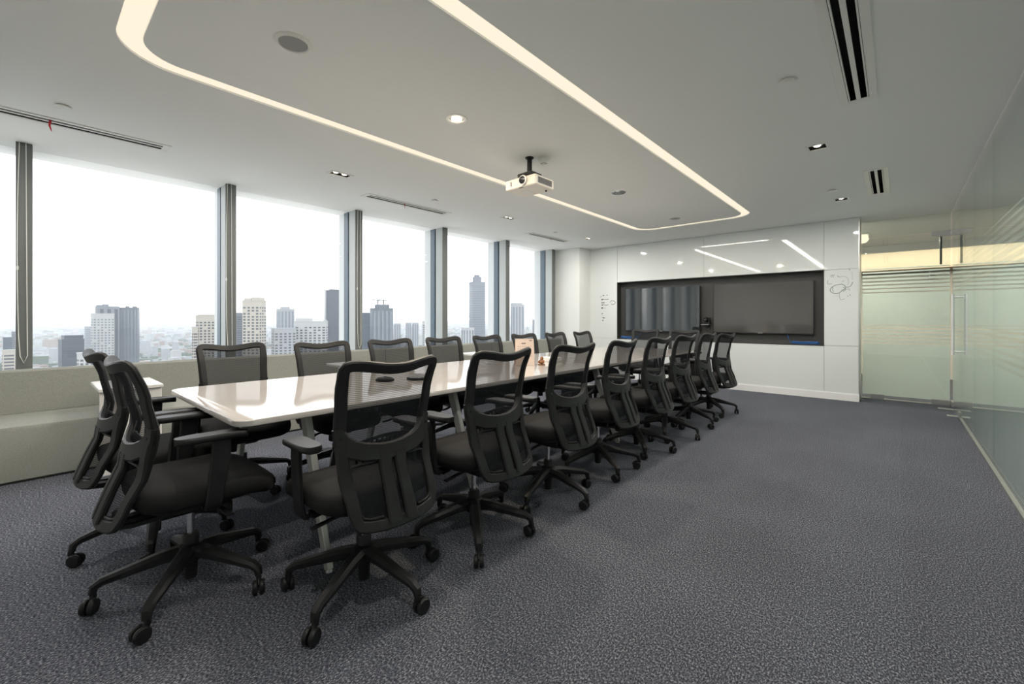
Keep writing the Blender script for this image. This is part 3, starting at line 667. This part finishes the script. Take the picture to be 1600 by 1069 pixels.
    # lumbar support comb in front of the mesh
    mb = MB()
    for zc in (.622, .718):
        uu = [-.14, -.09, -.03, .03, .09, .14]; mb.sweep([S(u, zc + (.0 if zc < .7 else -.02*(u/.14)**2), .018) for u in uu], .014, .006, [SN(u, zc) for u in uu])
    for k in range(13):
        u = -.135 + k*.0225; mb.sweep([S(u, .622, .018), S(u, .68, .019), S(u, .718-.02*(u/.14)**2, .018)], .009, .005, [SN(u, .68)]*3)
    o = mb.build('lumbar_support', M['black'], root, True); up.append(o)
    # arms
    for s_ in (-1, 1):
        po = MB().sweep(cpath([(s_*.18, .02, .424), (s_*.245, .02, .420), (s_*.268, .022, .445), (s_*.272, .03, .52), (s_*.272, .045, .62), (s_*.270, .05, .705)], 3),
                        [.055]*4+[.06]*6+[.068]*6, .022, (s_*1, 0, .02), ch=.5)
        # flat blade: keep the wide side along the seat
        a = po.build('arm_post', M['black'], root, True); up.append(a)
        pad = []
        for q, z in ((.80, .703), (.97, .709), (1, .716), (.97, .725), (.86, .730)):
            pad.append([(x, y, z - .012*max(0, (y-.06)/.10)**2) for x, y in sell(s_*.262, .02, .045*q, .128*(.97+.03*q), 3.2, 28)])
        MB().loft(pad).build('arm_pad', M['greyp'], a, True)
    # gas lift
    o = MB().lathe([(.0145, .20), (.0145, .40)], n=16).build('gas_lift', M['chrome'], root, True)
    MB().lathe([(.030, .17), (.031, .235), (.026, .243), (.018, .243)], n=18).build('lift_collar', M['black'], o, True)
    hub = MB().lathe([(.022, .045), (.024, .05), (.026, .12), (.046, .13), (.050, .165), (.044, .195), (.032, .202)], n=20).build('base_hub', M['black'], root, True)
    legm = MB().sweep([(.025, 0, .168), (.10, 0, .160), (.20, 0, .138), (.296, 0, .116), (.320, 0, .100), (.325, 0, .072)], [.064, .058, .050, .042, .038, .030], [.056, .050, .040, .032, .030, .026], [(0,0,1),(0,0,1),(0,0,1),(0,0,1),(.7,0,.7),(1,0,.2)], ch=.6).build('base_leg', M['black'], root, True)
    cm = MB().lathe([(.012, .0), (.029, .002), (.030, .008), (.030, .016), (.026, .020)], (0, 0, .030), 20, 'x').lathe([(-.0 + .012, .0), (.029, -.002), (.030, -.008), (.030, -.016), (.026, -.020)], (0, 0, .030), 20, 'x')
    cm = MB()
    for s_ in (-1, 1):
        cm.lathe([(.008, s_*.004), (.028, s_*.005), (.030, s_*.009), (.030, s_*.019), (.026, s_*.0235), (.008, s_*.0235)], (0, -.018, .030), 22, 'x')
    cas = cm.build('caster', M['black'], root, True)
    fork = MB().sweep([(0, .004, .082), (0, .004, .060), (0, -.004, .046), (0, -.018, .034)], [.016, .022, .010, .008], [.018, .024, .026, .02], (0, 1, 0), ch=.5).build('caster_stem', M['greyp'], cas, True)
    legs = [legm]; cs = [cas]
    for k in range(1, 5):
        l = legm.copy(); col.objects.link(l); l.rotation_euler.z = R_(72*k); legs.append(l)
        c = cas.copy(); col.objects.link(c); f2 = fork.copy(); col.objects.link(f2); f2.parent = c; cs.append(c)
    return root
proto = make_chair()
UPPER = {'seat', 'mechanism', 'backrest_frame', 'back_mesh', 'lumbar_support', 'arm_post'}
def stem_(o): return o.name.split('.')[0]
def copy_tree(o, parent=None):
    c = o.copy(); col.objects.link(c); c.parent = parent
    for ch in [x for x in o.children]: copy_tree(ch, c)
    return c
def pose_chair(o, x, y, rz, dz, phase, rng):
    o.location = (x, y, 0); o.rotation_euler = (0, 0, rz); kl = kc = 0
    for ch in o.children:
        s_ = stem_(ch)
        if s_ in UPPER: ch.location.z = dz - (.022 if s_ == 'arm_post' and math.degrees(rz) > 45 and math.degrees(rz) < 135 else 0)
        elif s_ == 'base_leg':
            ch.rotation_euler.z = phase - rz + R_(72*kl); kl += 1
        elif s_ == 'caster':
            a = phase - rz + R_(72*kc); kc += 1
            ch.location = (.325*math.cos(a), .325*math.sin(a), 0); ch.rotation_euler.z = rng.uniform(0, 6.28)
bpy.context.view_layer.update()
rng = random.Random(3)
ordn = ('first', 'second', 'third', 'fourth', 'fifth', 'sixth', 'seventh', 'eighth')
chairs = []
ph_r = [10, 33, -5, 39, 20, 5, 50, 28]; ro_r = [0, 1, -1, 2, 0, -2, 1, -7]
for k, y in enumerate((1.0, 1.67, 2.36, 3.05, 3.74, 4.39, 5.07, 5.80)):
    chairs.append((-1.77 if k < 3 else -1.79, y, 90+ro_r[k], 0 if k < 7 else -.02, ph_r[k], 'black mesh office chair on the open-carpet side of the table, %s from the camera end' % ordn[k], 'chairs on the carpet side of the table'))
for k, y in enumerate((1.03, 1.60, 2.22, 2.845, 3.48, 4.12, 4.79, 5.46)):
    chairs.append((-3.50 if k == 0 else -3.245, y, -90+(0, 1, -1, 0, 2, -1, 1, 0)[k], -.026, rng.uniform(0, 72), 'black mesh office chair on the window side of the table, %s from the camera end' % ordn[k], 'chairs on the window side of the table'))
chairs.append((-2.36, .49, 0, 0, 36, 'black mesh office chair at the near table end, closer to the camera', 'chairs at the near end of the table'))
chairs.append((-3.02, .47, 2, 0, -12, 'black mesh office chair at the near table end, nearer the windows', 'chairs at the near end of the table'))
chairs.append((-3.02, 6.42, 180, -.01, 15, 'black mesh office chair at the far table end, in front of the left television', 'chairs at the far end of the table'))
chairs.append((-2.40, 6.42, 181, -.01, 40, 'black mesh office chair at the far table end, below the conference camera', 'chairs at the far end of the table'))
copies = [proto] + [copy_tree(proto) for _ in chairs[1:]]
bpy.context.view_layer.update()
for o, (x, y, rz, dz, ph, lab, grp) in zip(copies, chairs):
    tag(o, lab, 'chair', grp); pose_chair(o, x, y, R_(rz), dz, R_(ph), rng)

# ================================================================== THE CITY OUTSIDE
GZ = -112.0
def cmat(name, c, rough=.8, noise=None): return mat(name, c, rough, noise=noise)
B = {'white': cmat('white_render', (.46, .46, .45)), 'cream': cmat('cream_render', (.47, .425, .36)), 'grey': cmat('grey_cladding', (.12, .135, .155)), 'blue': cmat('blue_curtain_wall', (.05, .075, .11), .3),
     'dblue': cmat('dark_blue_curtain_wall', (.022, .036, .06), .3), 'pale': cmat('pale_concrete', (.36, .37, .38)), 'win': cmat('tower_window', (.05, .06, .075), .25), 'winl': cmat('pale_tower_window', (.16, .19, .22), .25),
     'mid': cmat('mid_grey_concrete', (.21, .23, .255)), 'wl': cmat('white_mullions', (.7, .7, .69))}
def tower(px0, px1, ptop, d, lab, m='white', wm='win', style='grid', deep=.8, yaw=0, crown=(), name='tower', base=None, fl=3.6, bay=4.2, cat='building'):
    """a tower whose front spans px0..px1 in view at view depth d; crown: (fraction0, fraction1, extra height, depth fraction)"""
    p = at((px0+px1)/2, ptop, d); wv = (px1-px0)/FPX*d; zt = p.z
    face = math.atan2(p.y, p.x)                       # direction from the camera
    r = empty(name, (p.x, p.y, GZ), face - math.pi/2 + R_(yaw)); tag(r, lab, cat, 'city towers beyond the windows')
    c, s_ = abs(math.cos(R_(yaw))), abs(math.sin(R_(yaw))); W = wv*math.cos(math.atan((((px0+px1)/2)-800)/FPX))**0/(c + deep*s_); W *= math.cos(math.atan((((px0+px1)/2)-800)/FPX)); D = W*deep; h = zt - GZ
    MB().box(-W/2, W/2, -D/2, D/2, 0, h).build('shaft', B[m], r)
    for a, b, e, q in crown:
        MB().box(-W/2+W*a, -W/2+W*b, -D/2*q, D/2*q, h, h+e).build('crown', B[m], r)
    mb = MB(); z0 = max(2, h - 150) if base is None else base; nf = int((h-3-z0)/fl)
    def quad(ax, a, b, z1, z2, e=.15):
        if ax == 'f': mb.box(a, b, -D/2-e, -D/2, z1, z2)
        elif ax == 'l': mb.box(-W/2-e, -W/2, a, b, z1, z2)
        else: mb.box(W/2, W/2+e, a, b, z1, z2)
    sides = (('f', W), ('l', D), ('r', D))
    for ax, Lw in sides:
        n = max(3, int(Lw/bay)); st = Lw/n
        if style == 'grid':
            for f in range(nf):
                for k in range(n):
                    if (k*7+f*3) % 11 == 0: continue
                    quad(ax, -Lw/2+st*(k+.22), -Lw/2+st*(k+.78), z0+f*fl+.8, z0+f*fl+2.7)
        elif style == 'bands':
            for f in range(nf): quad(ax, -Lw/2+st*.3, Lw/2-st*.3, z0+f*fl+.9, z0+f*fl+2.6)
        elif style == 'cols':
            for k in range(n): quad(ax, -Lw/2+st*(k+.25), -Lw/2+st*(k+.75), z0, h-3, .3)
        elif style == 'glass':
            for f in range(0, nf, 3): quad(ax, -Lw/2, Lw/2, z0+f*fl, z0+f*fl+.5)
    if mb.f:
        o = mb.build('windows', B[wm], r); tag(o, kind='stuff')
    MB().box(-W/2-.4, W/2+.4, -D/2-.4, D/2+.4, h, h+1.0).build('parapet', B[m], r)
    return r
T = tower
T(149, 187, 480, 640, 'grey-blue stepped residential tower top behind the white gridded tower', 'mid', 'win', 'cols', .7, 12, ((.02, .2, 3, .8), (.3, .5, 4, .8)), bay=6)
T(142, 179, 491, 600, 'white gridded residential tower at the left window', 'white', 'winl', 'grid', .8, 8, (), bay=3.6)
T(187, 218, 482, 660, 'grey ribbed residential tower right of the white gridded one', 'grey', 'winl', 'cols', .8, -10, ((.3, .45, 3, .5), (.7, .9, 3, .5)), bay=3.4)
T(91, 132, 531, 560, 'low dark blue glass office block at the left window', 'dblue', 'blue', 'glass', .7, 14, ((.12, .98, 6, .8),))
T(120, 156, 552, 430, 'low white building with square windows in front of the white gridded tower', 'white', 'win', 'grid', .7, 10, (), bay=3.4)
T(132, 143, 511, 900, 'pale slim tower beside the white gridded tower', 'pale', 'winl', 'bands', .8, 5)
T(4, 19, 528, 620, 'dark blue low tower at the left picture edge', 'blue', 'dblue', 'glass', .8, 5)
T(3, 24, 548, 480, 'low cream building at the left picture edge', 'cream', 'win', 'bands', .8, 5)
T(18, 24, 519, 800, 'slim grey tower behind the leftmost window post', 'grey', 'win', 'bands', .8, 5)
T(306, 336, 494, 560, 'cream apartment tower left of the second window post', 'cream', 'win', 'grid', .8, 14, ((.1, 1.0, 2.0, .9),), bay=4)
T(300, 309, 512, 545, 'low cream wing of the cream apartment tower', 'cream', 'win', 'bands', 1, 14, bay=4)
T(368, 380, 490, 700, 'blue-grey slab behind the tall cream tower', 'grey', 'dblue', 'bands', .8, 5)
T(379, 416, 471, 520, 'tall cream apartment tower in the second window', 'cream', 'win', 'grid', .8, -28, ((.08, .48, 3.5, .9), (.52, .95, 4.5, .9)), bay=4)
T(432, 460, 484, 760, 'white twin-ribbed tower in the second window', 'pale', 'winl', 'cols', .9, 20, ((.25, .7, 5, .8),), bay=5)
T(424, 463, 514, 560, 'pale blue office block below the twin-ribbed tower', 'pale', 'win', 'grid', .8, 10, (), bay=4.4)
T(461, 513, 503, 600, 'broad white apartment block in the second window', 'white', 'win', 'grid', .6, -8, ((.02, .5, 5, .8), (.9, .99, 3, .5)), bay=5)
T(507, 534, 455, 820, 'tall dark blue glass tower left of the third window post', 'dblue', 'blue', 'glass', .8, 8, ((.25, .85, 3, .7),))
T(566, 578, 490, 640, 'slim dark blue tower right of the third window post', 'blue', 'dblue', 'glass', .8, 5)
T(578, 614, 483, 600, 'dark grey tower with rooftop cranes in the third window', 'grey', 'winl', 'cols', .8, 10, ((.22, .83, 6, .8),), bay=5)
T(615, 626, 506, 1200, 'distant pale slab, first of three right of the dark grey tower', 'pale', 'winl', 'cols', .6, 10, bay=6)
T(634, 643, 505, 1200, 'distant pale slab, second of three right of the dark grey tower', 'pale', 'winl', 'cols', .6, 10, bay=6)
T(644, 654, 505, 1210, 'distant pale slab, third of three right of the dark grey tower', 'pale', 'winl', 'cols', .6, 10, bay=6)
T(733, 758, 442, 900, 'tall pale-blue stepped skyscraper in the fourth window', 'mid', 'winl', 'bands', .9, 18, ((.22, .75, 12, .6), (.3, .65, 16, .3)), bay=6)
T(721, 741, 513, 700, 'low white block below the stepped skyscraper', 'white', 'winl', 'cols', .8, 10, bay=4)
T(798, 819, 477, 760, 'pale tower with dark ribs in the fifth window', 'pale', 'winl', 'cols', .8, 10, ((.0, .85, 4, .9),), bay=5)
T(850, 856, 482, 900, 'slim blue tower by the last window post', 'grey', 'dblue', 'bands', 1, 5)
T(832, 837, 500, 1400, 'distant grey sliver tower in the fifth window', 'grey', 'win', 'bands', 1, 5)
T(765, 771, 508, 1000, 'low white block right of the stepped skyscraper', 'white', 'win', 'grid', 1, 5)
T(660, 666, 503, 800, 'white slab glimpsed beside the fourth window post', 'white', 'win', 'bands', 1, 5)
# cranes on the dark grey tower
for q, lab in ((.3, 'small rooftop tower crane on the dark grey tower, left'), (.7, 'small rooftop tower crane on the dark grey tower, right')):
    p = at(584+q*22, 479, 600); r = empty('rooftop_crane', (p.x, p.y, p.z)); tag(r, lab, 'crane', 'rooftop cranes')
    MB().box(-.5, .5, -.5, .5, -4, 9).build('mast', B['grey'], r); MB().box(-3, 3, -9, 4, 8.4, 9.2).build('jib', B['grey'], r)
# low-rise city to the horizon
gm = mat('city_ground', (.16, .19, .15), .9, noise=(.02, (.30, .30, .28), .4, .65))
tag(MB().box(-26000, -150, -14000, 22000, GZ-1, GZ).build('city_ground', gm), 'hazy ground of the city below the windows', 'ground', kind='structure')
def lowrise(name, mats, count, seed, label):
    rg = random.Random(seed); mb = MB()
    for _ in range(count):
        d = 620*math.exp(rg.random()*2.6); a = R_(rg.uniform(12, 92)); x = -d*math.sin(a)*1.05; y = d*math.cos(a)*1.25 - 150
        if x > -420: continue
        s_ = rg.uniform(6, 16)*(1+d/3500); h = rg.uniform(4, 11)*(1+d/9000) if rg.random() < .95 else rg.uniform(18, 42); t = rg.uniform(0, 1.57); u = rg.uniform(.6, 1.6); c, q = math.cos(t), math.sin(t)
        P = [(x + s_*(ax*c-ay*u*q), y + s_*(ax*q+ay*u*c)) for ax, ay in ((-.5,-.5),(.5,-.5),(.5,.5),(-.5,.5))]
        mb.add([(px_, py_, GZ) for px_, py_ in P] + [(px_, py_, GZ+h) for px_, py_ in P], [(4,5,6,7),(0,1,5,4),(1,2,6,5),(2,3,7,6),(3,0,4,7)])
    return tag(mb.build(name, mats), label, 'houses', kind='stuff')
lowrise('low_houses', B['pale'], 3200, 1, 'pale low-rise rooftops spreading to the horizon')
lowrise('low_houses', cmat('terracotta_roofs', (.30, .21, .17)), 1800, 2, 'terracotta low-rise rooftops spreading to the horizon')
lowrise('low_houses', B['white'], 1800, 3, 'white low-rise blocks spreading to the horizon')
lowrise('tree_cover', cmat('tree_cover', (.06, .10, .05)), 2600, 4, 'dark green tree cover between the rooftops')
# haze over the city
hz = bpy.data.materials.new('city_haze'); hz.use_nodes = True; t = hz.node_tree; t.nodes.clear()
o_ = t.nodes.new('ShaderNodeOutputMaterial'); vsn = t.nodes.new('ShaderNodeVolumeScatter'); vsn.inputs['Color'].default_value = (.97, .98, 1, 1); vsn.inputs['Density'].default_value = .00021
t.links.new(vsn.outputs[0], o_.inputs['Volume'])
HAZE = True
if HAZE:
    tag(MB().box(-25000, -120, -13500, 21500, GZ+.5, 60).build('city_haze', hz), 'pale haze hanging over the city', 'haze', kind='stuff')
